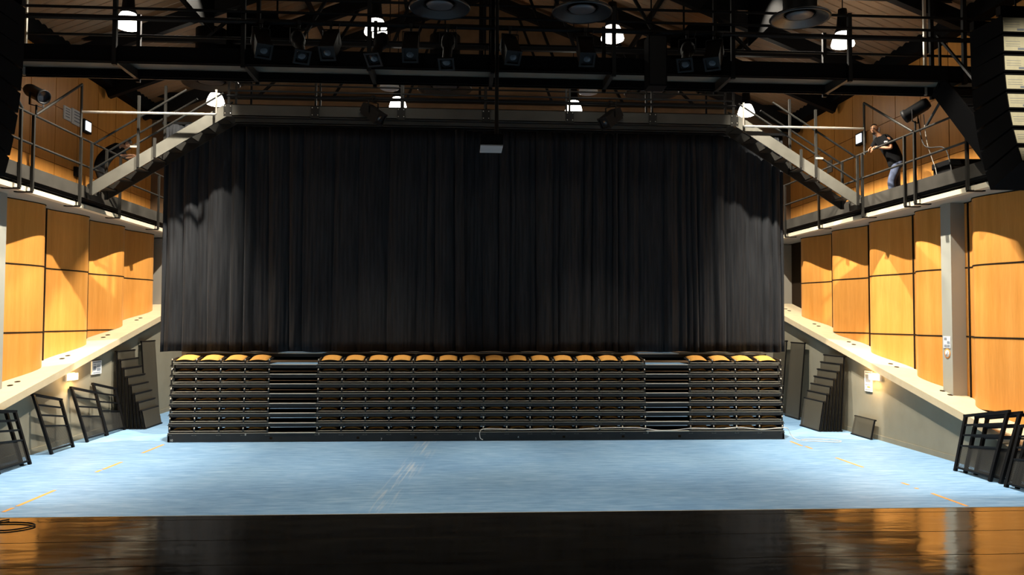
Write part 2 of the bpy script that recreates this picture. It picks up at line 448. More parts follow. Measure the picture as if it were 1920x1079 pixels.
# ------------------------------------------------------------------ rear bridge in front of the curtain, with a stair at each end
t = thing('rear_bridge', 'grey steel bridge crossing the hall in front of the black curtain', 'walkway', (XC, 18.5, 7.2))
for yy, nm in ((18.2, 'front_beam'), (18.85, 'back_beam')):
    b_ = MB().box((XC - 5.72, yy, 7.2), (XC + 5.72, yy + .04, 7.46)).box((XC - 5.72, yy, 7.2), (XC + 5.72, yy + .09, 7.215)).box((XC - 5.72, yy, 7.445), (XC + 5.72, yy + .09, 7.46))
    b_.build(nm, 'bridge_grey', t)
MB().box((XC - 5.72, 18.24, 7.3), (XC + 5.72, 18.85, 7.33)).build('deck', 'black_steel', t)
for i in range(7):
    xa = XC - 5.7 + i * 1.9
    sp = MB().box((xa - .09, 18.185, 7.18), (xa + .09, 18.2, 7.45)).build('splice_plate', 'dark_steel', t)
    MB().lathe([(0, .0), (.011, 0), (.011, .012), (0, .012)], (xa - .06, 18.19, 7.41), (0, -1, 0), 8).lathe([(0, .0), (.011, 0), (.011, .012), (0, .012)], (xa + .06, 18.19, 7.41), (0, -1, 0), 8).lathe([(0, .0), (.011, 0), (.011, .012), (0, .012)], (xa - .06, 18.19, 7.25), (0, -1, 0), 8).lathe([(0, .0), (.011, 0), (.011, .012), (0, .012)], (xa + .06, 18.19, 7.25), (0, -1, 0), 8).build('bolts', 'bare_metal', sp)
    for yy in (18.26, 18.84):
        MB().bar((xa, yy, 7.44), (xa, yy, 8.42), .045, .045, (0, 1, 0)).build('post', 'dark_steel', t)
for yy in (18.26, 18.84):
    for zz in (7.78, 8.08, 8.42):
        rod((XC - 5.72, yy, zz), (XC + 5.72, yy, zz), .021).build('rail', 'dark_steel', t)
rod((XC - 5.7, 18.1, 7.62), (XC + 5.7, 18.1, 7.62), .024).build('lighting_pipe', 'black_steel', t)

for s in (-1, 1):
    X = lambda u: XC + s * u
    t = thing('bridge_stair', 'steel stair sloping from the rear bridge down to the %s gallery' % SIDE[s], 'stair', (X(8.55), 18.2, 5.4))
    A, B = Vector((X(5.74), 0, 7.32)), Vector((X(8.62), 0, 5.50))
    d = B - A
    for yy in (18.2, 18.95):
        MB().bar(A + Vector((0, yy, 0)), B + Vector((0, yy, 0)), .03, .25, (0, 0, 1)).build('stringer', 'grey_steel' if yy < 18.5 else 'dark_steel', t)
    nst = 8
    for i in range(nst):
        p = A + d * ((i + .6) / nst)
        MB().box((p.x - .14, 18.22, p.z + .0), (p.x + .14, 18.94, p.z + .025)).build('tread', 'dark_steel', t)
    for yy in (18.2, 18.95):
        for dz, x1, x2 in ((.42, 5.8, 8.58), (.98, 6.6, 8.58)):
            f1, f2 = (x1 - 5.74) / 2.88, (x2 - 5.74) / 2.88
            rod(A + d * f1 + Vector((0, yy, dz)), A + d * f2 + Vector((0, yy, dz)), .024).build('handrail', 'dark_steel', t)
        for u in ((8.58, 1.0), (7.6, 1.45), (7.25, .3)) if yy < 18.5 else ((8.58, 1.0), (7.3, 1.7)):
            f = (u[0] - 5.74) / 2.88; p = A + d * f
            MB().bar((p.x, yy - .03, p.z - .13), (p.x, yy - .03, p.z + u[1]), .05, .05, (0, 1, 0)).build('post', 'dark_steel', t)
    f = (7.6 - 5.74) / 2.88; p = A + d * f
    MB().box((p.x - .02, 18.14, p.z + .30), (p.x + s * .16, 18.19, p.z + .34)).build('bright_bracket', 'bare_metal', t)

# ------------------------------------------------------------------ front lighting bridge
t = thing('lighting_bridge', 'black steel lighting bridge spanning the hall overhead near the stage', 'walkway', (XC, 15, 7.2))
for yy, nm in ((14.5, 'front_beam'), (15.46, 'back_beam')):
    MB().box((XC - 9.9, yy, 7.2), (XC + 9.9, yy + .05, 7.49)).box((XC - 9.9, yy - (.03 if yy < 15 else 0), 7.2), (XC + 9.9, yy + .08, 7.215)).build(nm, 'black_matt' if yy < 15 else 'dark_steel', t)
MB().box((XC - 9.9, 14.55, 7.36), (XC + 9.9, 15.46, 7.39)).build('deck', 'grey_steel', t)
MB().box((XC - 9.9, 15.43, 7.215), (XC + 9.9, 15.46, 7.35)).build('back_lip', 'black_matt', t)  # matt black strip paints the shade on the back beam's inner face
for i in range(-4, 5):
    xa = XC + i * 2.2
    MB().bar((xa, 14.52, 7.26), (xa, 15.5, 7.26), .07, .15).build('cross_beam', 'dark_steel', t)
    for yy in (14.47, 15.52):
        MB().bar((xa, yy, 7.14), (xa, yy, 9.3 if i % 2 == 0 else 8.42), .07, .07, (0, 1, 0)).build('post', 'black_steel', t)
for sx_ in (-1, 1):
    MB().bar((XC + sx_ * 8.62, 15.45, 7.2), (XC + sx_ * 8.62, 15.45, 9.2), .05, .05, (0, 1, 0)).build('end_post', 'bare_metal', t)  # pale metal puts the lamplight on these posts into their colour
for yy, zz in ((14.47, 8.38), (14.47, 7.95), (15.52, 8.38), (15.52, 8.02), (14.40, 8.12)):
    rod((XC - 9.6, yy, zz), (XC + 9.6, yy, zz), .026).build('rail', 'black_steel', t)
rod((XC - 9.4, 14.35, 7.93), (XC + 9.4, 14.35, 7.93), .03).build('lighting_pipe', 'black_steel', t)

for s in (-1, 1):
    X = lambda u: XC + s * u
    t = thing('bridge_stair', 'black steel stair dropping from the %s end of the lighting bridge to the gallery' % SIDE[s], 'stair', (X(8.9), 13.3, 5.36))
    A, B = Vector((0, 14.75, 7.2)), Vector((0, 13.1, 5.42)); d = B - A
    for u in (8.45, 9.35):
        MB().bar(A + Vector((X(u), 0, 0)), B + Vector((X(u), 0, 0)), .04, .42).build('stringer', 'black_matt', t)
    for i in range(8):
        p = A + d * ((i + .5) / 8)
        MB().box((X(8.46), p.y - .14, p.z - .02), (X(9.34), p.y + .14, p.z + .02)).box((X(8.46), p.y - .14, p.z - .16), (X(9.34), p.y - .12, p.z)).build('tread', 'black_steel', t)
    for u in (8.45, 9.35):
        MB().bar(A + Vector((X(u), 0, .95)), B + Vector((X(u), 0, .95)), .04, .04).build('handrail', 'black_steel', t)
        for f in (.05, .95):
            p = A + d * f
            MB().bar((X(u), p.y, p.z), (X(u), p.y, p.z + .95), .04, .04, (0, 1, 0)).build('post', 'black_steel', t)

# ------------------------------------------------------------------ columns
for s in (-1, 1):
    X = lambda u: XC + s * u
    yc = 16.16 if s > 0 else 16.3
    o = MB()
    o.box((X(9.32), yc - .34, lz(s, yc - .34)), (X(9.75), yc, 5.12))
    tag(o.build('column', 'grey_column', origin=(X(9.5), yc - .17, lz(s, yc - .17))), 'grey painted column rising from the ledge to the %s gallery' % SIDE[s], 'column')

# ------------------------------------------------------------------ high-bay lamps
def lamp(x, y, z, lit, label, power=0, cone=120, blend=.5, aim=None):
    t = thing('pendant_lamp', label, 'pendant lamp', (x, y, z), 'high bay pendant lamps')
    MB().lathe([(0, .78), (.09, .78), (.11, .60), (.13, .36), (.16, .30), (.17, .26), (0, .26)], (x, y, z), n=20).build('gear_housing', 'black_steel', t)
    pr = [(.14, .27), (.18, .20), (.22, .10), (.245, 0.0), (.235, -.03), (.19, -.05), (.0, -.055)]
    MB().lathe(pr, (x, y, z), n=28).build('refractor', 'glow' if lit else 'opal', t)
    MB().tube([(x, y, z + .78), (x, y, 13.0 - .388 * abs(x - XC))], .012, 6).build('suspension', 'black_steel', t)
    if lit:
        ld = bpy.data.lights.new('lamp_light', 'SPOT')
        ld.energy = power; ld.color = (1, .91, .76); ld.spot_size = math.radians(cone); ld.spot_blend = blend
        ld.shadow_soft_size = .16
        lo = bpy.data.objects.new('lamp_light', ld); col.objects.link(lo); lo.parent = t
        lo.location = (0, 0, -.24)
        if aim: lo.rotation_euler = Vector(aim).to_track_quat('-Z', 'Y').to_euler(); lo.location = Vector(aim).normalized() * .34
    return t
CN = ('far left column', 'centre left column', 'centre right column', 'far right column')
for i, x in enumerate(LAMP_COLS):
    lamp(x, 10.8, LAMP_Z, True, 'glowing high bay pendant lamp nearest the stage, %s' % CN[i], P_LAMP * (1.25 if i in (1, 2) else .75), 92, .7)
    lamp(x, 17.0, LAMP_Z, True, 'glowing high bay pendant lamp above the front bridge, %s' % CN[i], P_LAMP * (1.9 if i in (1, 2) else 1.7), 54 if i in (1, 2) else 76, .9 if i in (1, 2) else .6)
    lamp(x, 23.0, LAMP_Z, True, 'glowing high bay pendant lamp behind the rear bridge, %s' % CN[i], P_LAMP * .6, 110 if i in (1, 2) else 76, .5)
def wall_washer(s, y, power, label, skirt=0, aim=(4.6, .7, -5.6), cone=92, z=9.6):
    x = XC + s * 5.2
    t = thing('wall_washer', label, 'flood light', (x, y, z), 'hooded wall washers')
    MB().box((x - .16, y - .22, z + .05), (x + .16, y + .22, z + .24)).build('housing', 'black_steel', t)
    MB().box((x - .13, y - .19, z + .03), (x + .13, y + .19, z + .05)).build('front_glass', 'glow', t)
    hx = x + s * .80; hz = z - .585
    h = MB().box((hx, y - 1.5, hz), (hx + s * .02, y + 1.5, z + .25)).box((x - s * .3, y - 1.5, z + .25), (hx + s * .02, y + 1.5, z + .27))  # hood and skirt plates added to cut the washer's beam off the upper wall
    if skirt: h.box((x - s * .5, y + skirt * .55, hz + .1), (hx, y + skirt * .57, z + .26))
    h.build('hood', 'hood_black', t)
    MB().bar((x, y, z + .24), (x, y, 12.95 - .388 * 5.2), .04, .04, (0, 1, 0)).build('drop_arm', 'black_steel', t)
    ld = bpy.data.lights.new('washer_light', 'SPOT'); ld.energy = power; ld.color = (1, .91, .76)
    ld.spot_size = math.radians(cone); ld.spot_blend = .6; ld.shadow_soft_size = .06
    lo = bpy.data.objects.new('washer_light', ld); col.objects.link(lo); lo.parent = t
    lo.rotation_euler = Vector((s * aim[0], aim[1], aim[2])).to_track_quat('-Z', 'Y').to_euler()
for s in (-1, 1):
    wall_washer(s, 11.0, P_WASH * .4, 'hooded black wall washer high before the lighting bridge, on the %s' % SIDE[s], 1, (4.6, 2.2, -5.6))
    wall_washer(s, 16.6, P_WASH, 'hooded black wall washer high over the lighting bridge, on the %s' % SIDE[s], 0, (4.6, .2, -5.6))
    wall_washer(s, 20.6, P_WASH * .9, 'hooded black wall washer above the black curtain, on the %s' % SIDE[s], -1, (4.6, .7, -5.6))
for i in (1, 2):
    lamp(LAMP_COLS[i], 20.3, 8.5, False, 'unlit pale pendant lamp between the two bridges, %s' % CN[i])

# round air diffusers on drum ducts
def diffuser(x, y, z, r, label):
    t = thing('air_diffuser', label, 'air diffuser', (x, y, z), 'round ceiling diffusers')
    MB().lathe([(r * .55, .05), (r * .55, 1.3), (0, 1.3)], (x, y, z), n=28).build('drum', 'black_steel', t)
    MB().lathe([(r * .52, .10), (r * .8, .06), (r * .97, .02), (r, -.005), (r * .97, -.03), (r * .9, -.02), (r * .62, .05), (r * .52, .06)], (x, y, z), n=40).build('flange', 'disc', t)
    MB().lathe([(0, .02), (r * .25, .01), (r * .42, .03), (r * .45, .05), (0, .09)], (x, y, z), n=32).build('inner_cone', 'silver', t)
    MB().tube([(x, y, z + 1.3), (x, y, 12.8 - .388 * abs(x - XC))], .02, 6).build('hanger', 'black_steel', t)
for i, x in enumerate((-6.07, -.42, 4.75)):
    diffuser(x, 20.0, 8.42, .68, 'large round dark air diffuser behind the front bridge, %s' % ('at left', 'at centre', 'at right')[i])
for i, x in enumerate((-.37, 1.98, 5.67)):
    diffuser(x, 13.2, 7.82, .50, 'round dark air diffuser in front of the lighting bridge, %s' % ('left of centre', 'right of centre', 'farthest right')[i])

# ------------------------------------------------------------------ curtain
def curtain(x0, x1, y, z0, z1, seed, name, label):
    rnd = random.Random(seed)
    edges, depth = [x0 - .1], []
    while edges[-1] < x1 + .2:                       # pleats of uneven width with narrow creases between them
        edges.append(edges[-1] + rnd.choice((.13, .18, .24, .3, .38, .5, .62)) * rnd.uniform(.8, 1.2))
        depth.append(rnd.uniform(.05, .18))
    ph = [rnd.uniform(0, 6.3) for _ in range(6)]
    nx, nz = int((x1 - x0) / .014), 20
    vs = []; fs = []
    for j in range(nz + 1):
        tz = j / nz; z = lerp(z0, z1, tz)
        for i in range(nx + 1):
            x = lerp(x0, x1, i / nx)
            xs_ = x + .05 * math.sin(1.1 * x + ph[0]) * (1 - tz) + .02 * math.sin(3.1 * x + 2.2 * tz + ph[1])
            k = 0
            while edges[k + 1] < xs_: k += 1
            t_ = max(0, min(1, (xs_ - edges[k]) / (edges[k + 1] - edges[k])))
            sk = t_ ** (.7 if depth[k] > .08 else 1.3)
            yy = -depth[k] * (math.sin(PI * sk) ** .7) * (1.0 - .35 * tz)
            yy += .035 * math.sin(1.9 * x + ph[2]) + .008 * math.sin(38 * x + ph[3] + 2 * math.sin(1.5 * z)) + .006 * math.sin(71 * x + ph[4])
            hem = .012 * math.sin(x * 7 + seed) if j == 0 else 0
            vs.append((x, y + .06 + yy, z + hem))
    for j in range(nz):
        for i in range(nx):
            a = j * (nx + 1) + i; fs.append((a, a + 1, a + nx + 2, a + nx + 1))
    o = MB().add(vs, fs, True).build(name, 'serge', origin=(lerp(x0, x1, .5), y, z0))
    md = o.modifiers.new('thickness', 'SOLIDIFY'); md.thickness = .006
    tag(o, label, 'curtain', 'black hall curtains')
curtain(-6.84, .12, 19.18, 1.96, 7.2, 3, 'stage_curtain', 'left half of the black pleated curtain above the folded seating')
curtain(.09, 7.80, 19.21, 1.97, 7.2, 9, 'stage_curtain', 'right half of the black pleated curtain above the folded seating')
t = thing('curtain_track', 'black curtain track under the rear bridge', 'curtain track', (XC, 19.2, 7.22))
MB().box((-6.9, 19.13, 7.2), (7.85, 19.27, 7.26)).build('track_rail', 'black_steel', t)
for x in (-4.9, 0.55, 5.9):
    MB().bar((x, 19.2, 7.26), (x, 19.2, 9.35), .04, .04, (0, 1, 0)).build('drop_arm', 'black_steel', t)

# ------------------------------------------------------------------ retracted seating bank
SEATS = [-6.36 + .5325 * (i + .5) for i in range(4)] + [-3.17 + .528 * (i + .5) for i in range(14)] + [5.24 + .5425 * (i + .5) for i in range(4)]
AISLES = ((-4.23, -3.17), (4.22, 5.24))
def seat_mesh(part):
    m = MB(); nx, ny = 12, 6; w, dpt = .42, .42
    if part == 'cushion': w = .38
    top, bot = [], []
    for j in range(ny + 1):
        for i in range(nx + 1):
            a, c_ = i / nx * 2 - 1, j / ny
            edge = (1 - a ** 4) ** .5 * (1 - (c_ * 2 - 1) ** 6) ** .5
            h = .052 + .030 * (1 - a * a) + .045 * c_
            if part == 'seat': top.append((a * w / 2, .05 + c_ * dpt, h)); bot.append((a * w / 2, .05 + c_ * dpt, .03 + .045 * c_))
            else: top.append((a * w / 2, .058 + c_ * (dpt - .02), h + .004 + .026 * edge)); bot.append((a * w / 2, .058 + c_ * (dpt - .02), h + .001))
    k = len(top); vs = top + bot; fs = []
    for j in range(ny):
        for i in range(nx):
            q = j * (nx + 1) + i
            fs.append((q, q + 1, q + nx + 2, q + nx + 1)); fs.append((k + q + nx + 1, k + q + nx + 2, k + q + 1, k + q))
    for i in range(nx):
        fs.append((i, i + 1, k + i + 1, k + i)); q = ny * (nx + 1) + i; fs.append((q + 1, q, k + q, k + q + 1))
    for j in range(ny):
        q = j * (nx + 1); fs.append((q + nx + 1, q, k + q, k + q + nx + 1)); q += nx; fs.append((q, q + nx + 1, k + q + nx + 1, k + q))
    m.add(vs, fs, part == 'cushion')
    return m
def arm_mesh():
    m = MB()
    m.box((-.014, 0, -.03), (.014, .03, .10)).bar((0, .015, .09), (0, .42, .13), .03, .03).box((-.03, -.008, -.05), (.03, .0, -.015))
    return m
cush0 = arm0 = cap0 = None
TN = ('lowest', 'second', 'third', 'fourth', 'fifth', 'sixth', 'seventh', 'eighth', 'topmost')
TL = ('lowest tier of the folded seating, with a deep black kick plate and chalk numbers', 'second tier up from the floor in the folded seating', 'third tier up from the floor in the folded seating', 'fourth tier up from the floor in the folded seating', 'fourth tier down from the curtain hem in the folded seating', 'third tier down from the curtain hem in the folded seating', 'tier just below the row of bright orange seats', 'tier of the folded seating carrying the brightly lit orange seats', 'highest tier of the folded seating, half hidden by the curtain hem')
for k in range(9):
    z = .205 + .2145 * k; yf = 18.40 + .012 * k; 
    if k == 8: yf = 19.26
    t = thing('seating_tier', TL[k], 'folding seating', (.53, yf, z), 'tiers of the retracted seating')
    x0, x1 = -6.38 + .012 * min(k, 7), 7.44 - .012 * min(k, 7)
    if k == 0:
        fm = MB().box((x0, yf, .008), (x1, yf + .04, z - .012)).box((x0, yf, .008), (x0 + .04, yf + .8, z - .012)).box((x1 - .04, yf, .008), (x1, yf + .8, z - .012))
    else:
        fm = MB().box((x0, yf, z - .085), (x1, yf + .03, z - .012)).box((x0, yf, z - .19), (x0 + .03, yf + .85, z - .012)).box((x1 - .03, yf, z - .19), (x1, yf + .85, z - .012))
    fm.build('fascia', 'bank_steel', t)
    if k == 0:
        for xx in (-4.15, -2.25, -.98, 2.35, 3.7, 5.0):
            MB().box((xx - .03, yf - .003, .06), (xx + .03, yf + .001, .11)).build('fixing_hole', 'wood_gap', t)
    MB().box((x0, yf + .005, z - .03), (x1, yf + .9, z)).build('deck', 'bank_deck', t)
    MB().box((x0, yf - .004, z - .014), (x1, yf + .02, z + .002)).build('edge_angle', 'rail_grey', t)
    MB().box((x0 + .04, yf + .86, z - .2), (x1 - .04, yf + .88, z - .03)).build('back_panel', 'bank_deck', t)  # black sheet added so the gap under each tier reads as shade
    for a, b_ in (AISLES if k > 6 else ()):
        MB().box((a, yf + .04, z), (b_, yf + .85, z + .006)).build('aisle_tread', 'blue_floor', t)
    for a, b_ in AISLES:
        MB().box((a + .02, yf - .012, z - .012), (b_ - .02, yf + .06, z + .006)).build('aisle_nosing', 'alu', t)
    for a, b_ in ((-6.36, -4.23), (-3.17, 4.22), (5.24, 7.40)):
        rod((a, yf + .02, z + .035), (b_, yf + .02, z + .035), .010).build('seat_rail', 'rail_grey', t)
    bl = MB(); bounds = []
    for i in range(5): bounds.append(-6.34 + .5275 * i)
    for i in range(15): bounds.append(-3.15 + .526 * i)
    for i in range(5): bounds.append(5.26 + .535 * i)
    for i, xs_ in enumerate(SEATS if k < 8 else ()):
        if cush0 is None:
            cush0 = seat_mesh('seat').build('seat', 'seat_shell', t, origin=(0, 0, 0)); c_ = cush0
            pad0 = seat_mesh('cushion').build('cushion', 'orange_fabric', cush0, origin=(0, 0, 0)); pad0['label'] = 'orange upholstered cushion'
        else:
            c_ = bpy.data.objects.new('seat', cush0.data); col.objects.link(c_); c_.parent = t
            cc = bpy.data.objects.new('cushion', pad0.data); col.objects.link(cc); cc.parent = c_; cc['label'] = 'orange upholstered cushion'
        c_.location = (xs_ - .53, .02, 0)
        if k == 7: c_.location.z = .01; c_.rotation_euler.x = .085; c_.scale = (1.06, 1.12, 1.0)
    for xb in (bounds if k < 8 else ()):
        if arm0 is None:
            arm0 = arm_mesh().build('armrest', 'bank_steel', t, origin=(0, 0, 0)); c_ = arm0
            br0 = MB().box((-.05, -.008, -.058), (-.02, -.002, -.046)).box((.02, -.008, -.058), (.05, -.002, -.046)).box((-.05, -.004, -.06), (.05, -.001, -.044)).build('bracket', 'grey_steel', arm0, origin=(0, 0, 0)); cap0 = MB().lathe([(0, .125), (.012, .115), (.016, .10), (.018, .085), (0, .085)], (0, .012, 0), n=8).build('cap', 'bare_metal', arm0, origin=(0, 0, 0)); cc = cap0
        else:
            c_ = bpy.data.objects.new('armrest', arm0.data); col.objects.link(c_); c_.parent = t
            cc = bpy.data.objects.new('cap', cap0.data); col.objects.link(cc); cc.parent = c_
            cc = bpy.data.objects.new('bracket', br0.data); col.objects.link(cc); cc.parent = c_
        c_.location = (xb - .53, 0, 0)
    if k == 0:
        def chalk(txt, x, zz, h):
            cu = bpy.data.curves.new('chalk_number', 'FONT'); cu.body = txt; cu.size = h; cu.extrude = .0008
            o = bpy.data.objects.new('tmp', cu); col.objects.link(o)
            dg = bpy.context.evaluated_depsgraph_get(); me = bpy.data.meshes.new_from_object(o.evaluated_get(dg))
            bpy.data.objects.remove(o)
            me.materials.clear(); me.materials.append(M['chalk'])
            c_ = bpy.data.objects.new('chalk_number', me); col.objects.link(c_); c_.parent = t
            c_.location = (x - .53, -.003, zz - z); c_.rotation_euler = (PI / 2, 0, 0)
            c_['label'] = 'white chalk number'
        for txt, x, zz in (('10', -6.33, .025), ('9', -4.72, .14), ('8', -3.13, .15), ('7', -1.75, .03), ('5', .35, .03), ('4', 1.3, .06), ('3', 4.25, .15)):
            chalk(txt, x, zz, .07)

def tube_thing(name, pts, r, mat, label, cat, n=6, group=None):
    # smooth through the points
    P = [Vector(p) for p in pts]; out = []
    for i in range(len(P) - 1):
        p0, p1, p2, p3 = P[max(i - 1, 0)], P[i], P[i + 1], P[min(i + 2, len(P) - 1)]
        for q in range(6):
            u = q / 6
            out.append(.5 * ((2 * p1) + (p2 - p0) * u + (2 * p0 - 5 * p1 + 4 * p2 - p3) * u * u + (3 * p1 - p0 - 3 * p2 + p3) * u ** 3))
    out.append(P[-1])
    o = MB().tube(out, r, n).build(name, mat, origin=P[0])
    return tag(o, label, cat, group)

cp = [(.52, 18.385, .03), (.46, 18.37, .08), (.46, 18.36, .22), (.56, 18.36, .275)]
for i, x in enumerate([.9, 1.4, 1.95, 2.5, 3.1, 3.7, 4.1, 4.5, 4.9, 5.3, 5.9, 6.4, 6.9, 7.3]):
    cp.append((x, 18.37, (.27, .255, .27, .25, .28, .29, .28, .225, .23, .27, .255, .285, .235, .27)[i]))
cp += [(7.52, 18.42, .25), (7.62, 18.5, .12), (7.7, 18.45, .012), (7.78, 18.12, .008), (8.13, 18.0, .008), (8.45, 17.88, .008), (8.6, 18.05, .008), (8.4, 18.3, .008), (8.0, 18.33, .008), (7.8, 18.3, .008)]
tube_thing('cable', cp, .009, 'white_plastic', 'white cable draped along the lowest seating tier and coiled on the floor', 'cable')
tube_thing('cable', [(-3.6, 6.85, 1.108), (-3.75, 6.6, 1.108), (-3.45, 6.5, 1.108), (-3.3, 6.65, 1.108), (-3.5, 6.75, 1.108), (-3.95, 6.7, 1.108), (-4.3, 6.6, 1.108)], .006, 'rubber', 'thin black cable curled on the stage edge at left', 'cable')

# ------------------------------------------------------------------ orange tape dashes on the floor
TP = [((-6.38, 17.0), (-6.36, 18.12), 'orange tape dash nearest the left end of the folded seating'),
      ((-6.39, 15.21), (-6.37, 15.97), 'second orange tape dash from the seating in the left row'),
      ((-6.40, 14.95), (-6.40, 15.14), 'short orange tape scrap just before the second left dash'),
      ((-6.37, 12.32), (-6.37, 13.42), 'long orange tape dash on the left near the stage'),
      ((-6.37, 11.96), (-6.37, 12.22), 'orange tape dash nearest the stage edge on the left'),
      ((7.44, 17.42), (7.46, 18.1), 'orange tape dash nearest the right end of the folded seating'),
      ((7.49, 17.04), (7.49, 17.36), 'short orange tape dash beside the white cable coil'),
      ((7.50, 14.85), (7.48, 15.91), 'second long orange tape dash from the seating on the right'),
      ((7.46, 13.24), (7.45, 13.42), 'small orange tape scrap halfway down the right row'),
      ((7.44, 12.93), (7.44, 13.0), 'smallest orange tape scrap on the right'),
      ((7.48, 11.69), (7.47, 12.58), 'long orange tape dash on the right near the stage')]
for a, b_, lb in TP:
    o = MB().bar((*a, .0015), (*b_, .0015), .055, .003).build('floor_tape', 'tape', origin=(a[0], a[1], 0))
    tag(o, lb, 'floor tape', 'orange tape marks on the blue floor')

# ------------------------------------------------------------------ guard rails leaning on the walls
def guard(s, ufoot, ya, yb, label, utop=None, hn=1.2, hf=1.0, dyn=-.1):
    """ya: near foot, yb: far foot; the near leg is the longer one"""
    X = lambda u: XC + s * u
    utop = utop or 8.99
    t = thing('guard_rail', label, 'guard rail', (X(ufoot), (ya + yb) / 2, 0), 'steel guard rails leaning on the walls')
    N0, N1 = Vector((X(ufoot), ya, 0)), Vector((X(utop), ya + dyn, hn))
    F0, F1 = Vector((X(ufoot), yb, 0)), Vector((X(utop - .06), yb, hf))
    nrm = (1, 0, 0)
    for a, b_ in ((N0, N1), (F0, F1)):
        l = MB().bar(a, b_, .05, .06, (0, 1, 0)).build('leg', 'black_steel', t)
    at = lambda f, g=None: (N0.lerp(N1, f), F0.lerp(F1, f if g is None else g))
    a, b_ = at(1.0); MB().bar(a + (a - b_).normalized() * .04, b_ + (b_ - a).normalized() * .04, .055, .05).build('top_bar', 'black_steel', t)
    for f, g in ((.83, .83), (.66, .65)):
        a, b_ = at(f, g); MB().bar(a, b_, .03, .035).build('cross_bar', 'black_steel', t)
    a, b_ = at(.48, .46); MB().bar(a, b_, .035, .03).build('mesh_top_bar', 'black_steel', t)
    a2, b2 = at(.07, .07); MB().bar(a2, b2, .035, .03).build('mesh_bottom_bar', 'black_steel', t)
    o = MB().quad(a2, b2, b_, a).build('mesh_infill', 'perf', t)
    md = o.modifiers.new('thickness', 'SOLIDIFY'); md.thickness = .003
guard(-1, 8.65, 16.9, 17.8, 'guard rail leaning on the left wall below the glowing wall light')
guard(-1, 8.67, 18.5, 19.45, 'guard rail leaning on the left wall, second from the stack of perforated decks')
guard(-1, 8.68, 19.55, 20.5, 'guard rail leaning right beside the left stack of perforated decks')
guard(-1, 8.50, 14.75, 15.78, 'guard rail leaning on the left wall at the picture edge, outer of two', utop=8.86, hn=1.12, hf=.98)
guard(-1, 8.58, 14.65, 15.66, 'guard rail leaning on the left wall at the picture edge, inner of two', utop=8.95, hn=1.13, hf=.98)
guard(1, 8.46, 13.45, 14.42, 'outermost guard rail of the right cluster, farthest from the stage', utop=8.74)
guard(1, 8.52, 13.26, 14.22, 'second guard rail of the right cluster', utop=8.82)
guard(1, 8.60, 13.05, 14.05, 'third guard rail of the right cluster, closest to the grey wall', utop=8.90)
guard(1, 8.42, 11.95, 12.98, 'nearest guard rail of the right cluster, cut by the picture edge', utop=8.76, hn=1.22)
guard(1, 8.52, 11.8, 12.85, 'guard rail behind the nearest one of the right cluster', utop=8.86, hn=1.22)

# perforated deck panels
def deck_panel(s, u0, y0, y1, h, lean, th, label, group):
    X = lambda u: XC + s * u
    t = thing('deck_panel', label, 'deck panel', (X(u0), (y0 + y1) / 2, 0), group)
    a = [Vector((X(u0), y0, .0)), Vector((X(u0), y1, .0)), Vector((X(u0 + lean), y1, h)), Vector((X(u0 + lean), y0, h))]
    for p, q in ((a[0], a[3]), (a[1], a[2])): MB().bar(p, q, .02, th, (0, 1, 0)).build('side_rail', 'black_steel', t)
    for p, q in ((a[0], a[1]), (a[3], a[2])):
        dz = Vector((0, 0, .02)) if p.z < .1 else Vector((0, 0, -.02))
        MB().bar(p + dz + Vector((0, -.03, 0)), q + dz + Vector((0, .03, 0)), th, .03).build('end_rail', 'black_steel', t)
    off = Vector((-s * th * .35, 0, 0))
    o = MB().quad(*[p + off for p in a]).build('perforated_deck', 'perf_dense', t)
    md = o.modifiers.new('thickness', 'SOLIDIFY'); md.thickness = .004
for i in range(8):
    deck_panel(-1, 8.86 - .088 * i, 20.62, 21.68, 1.92 - .207 * i, .10, .075, 'perforated steel deck panel leaning by the left wall, %s' % ('tallest and innermost of its stack', 'second from the wall in its stack', 'third from the wall in its stack', 'fourth from the wall in its stack', 'fifth from the wall in its stack', 'third from the front of its stack', 'second from the front of its stack', 'shortest and frontmost of its stack')[i], 'left stack of perforated deck panels')
for i in range(7):
    deck_panel(1, 8.80 - .088 * i, 19.62, 20.7, 1.86 - .185 * i, .12, .075, 'perforated steel deck panel leaning by the right wall, %s' % ('tallest and innermost of its stack', 'second from the wall in its stack', 'third from the wall in its stack', 'middle one of its stack', 'third from the front of its stack', 'second from the front of its stack', 'shortest and frontmost of its stack')[i], 'right stack of perforated deck panels')
deck_panel(-1, 8.80, 22.2, 23.12, 2.12, .17, .05, 'tall single perforated panel leaning between the left deck stack and the curtain', None)
deck_panel(1, 8.74, 21.95, 22.85, 2.12, .19, .05, 'tall single perforated panel leaning between the right deck stack and the seating', None)
deck_panel(1, 8.70, 23.1, 24.0, 2.15, .19, .05, 'tall perforated panel behind the right end of the seating', None)
deck_panel(1, 8.86, 18.25, 19.15, .46, .1, .05, 'small low perforated panel leaning on the right grey wall', None)

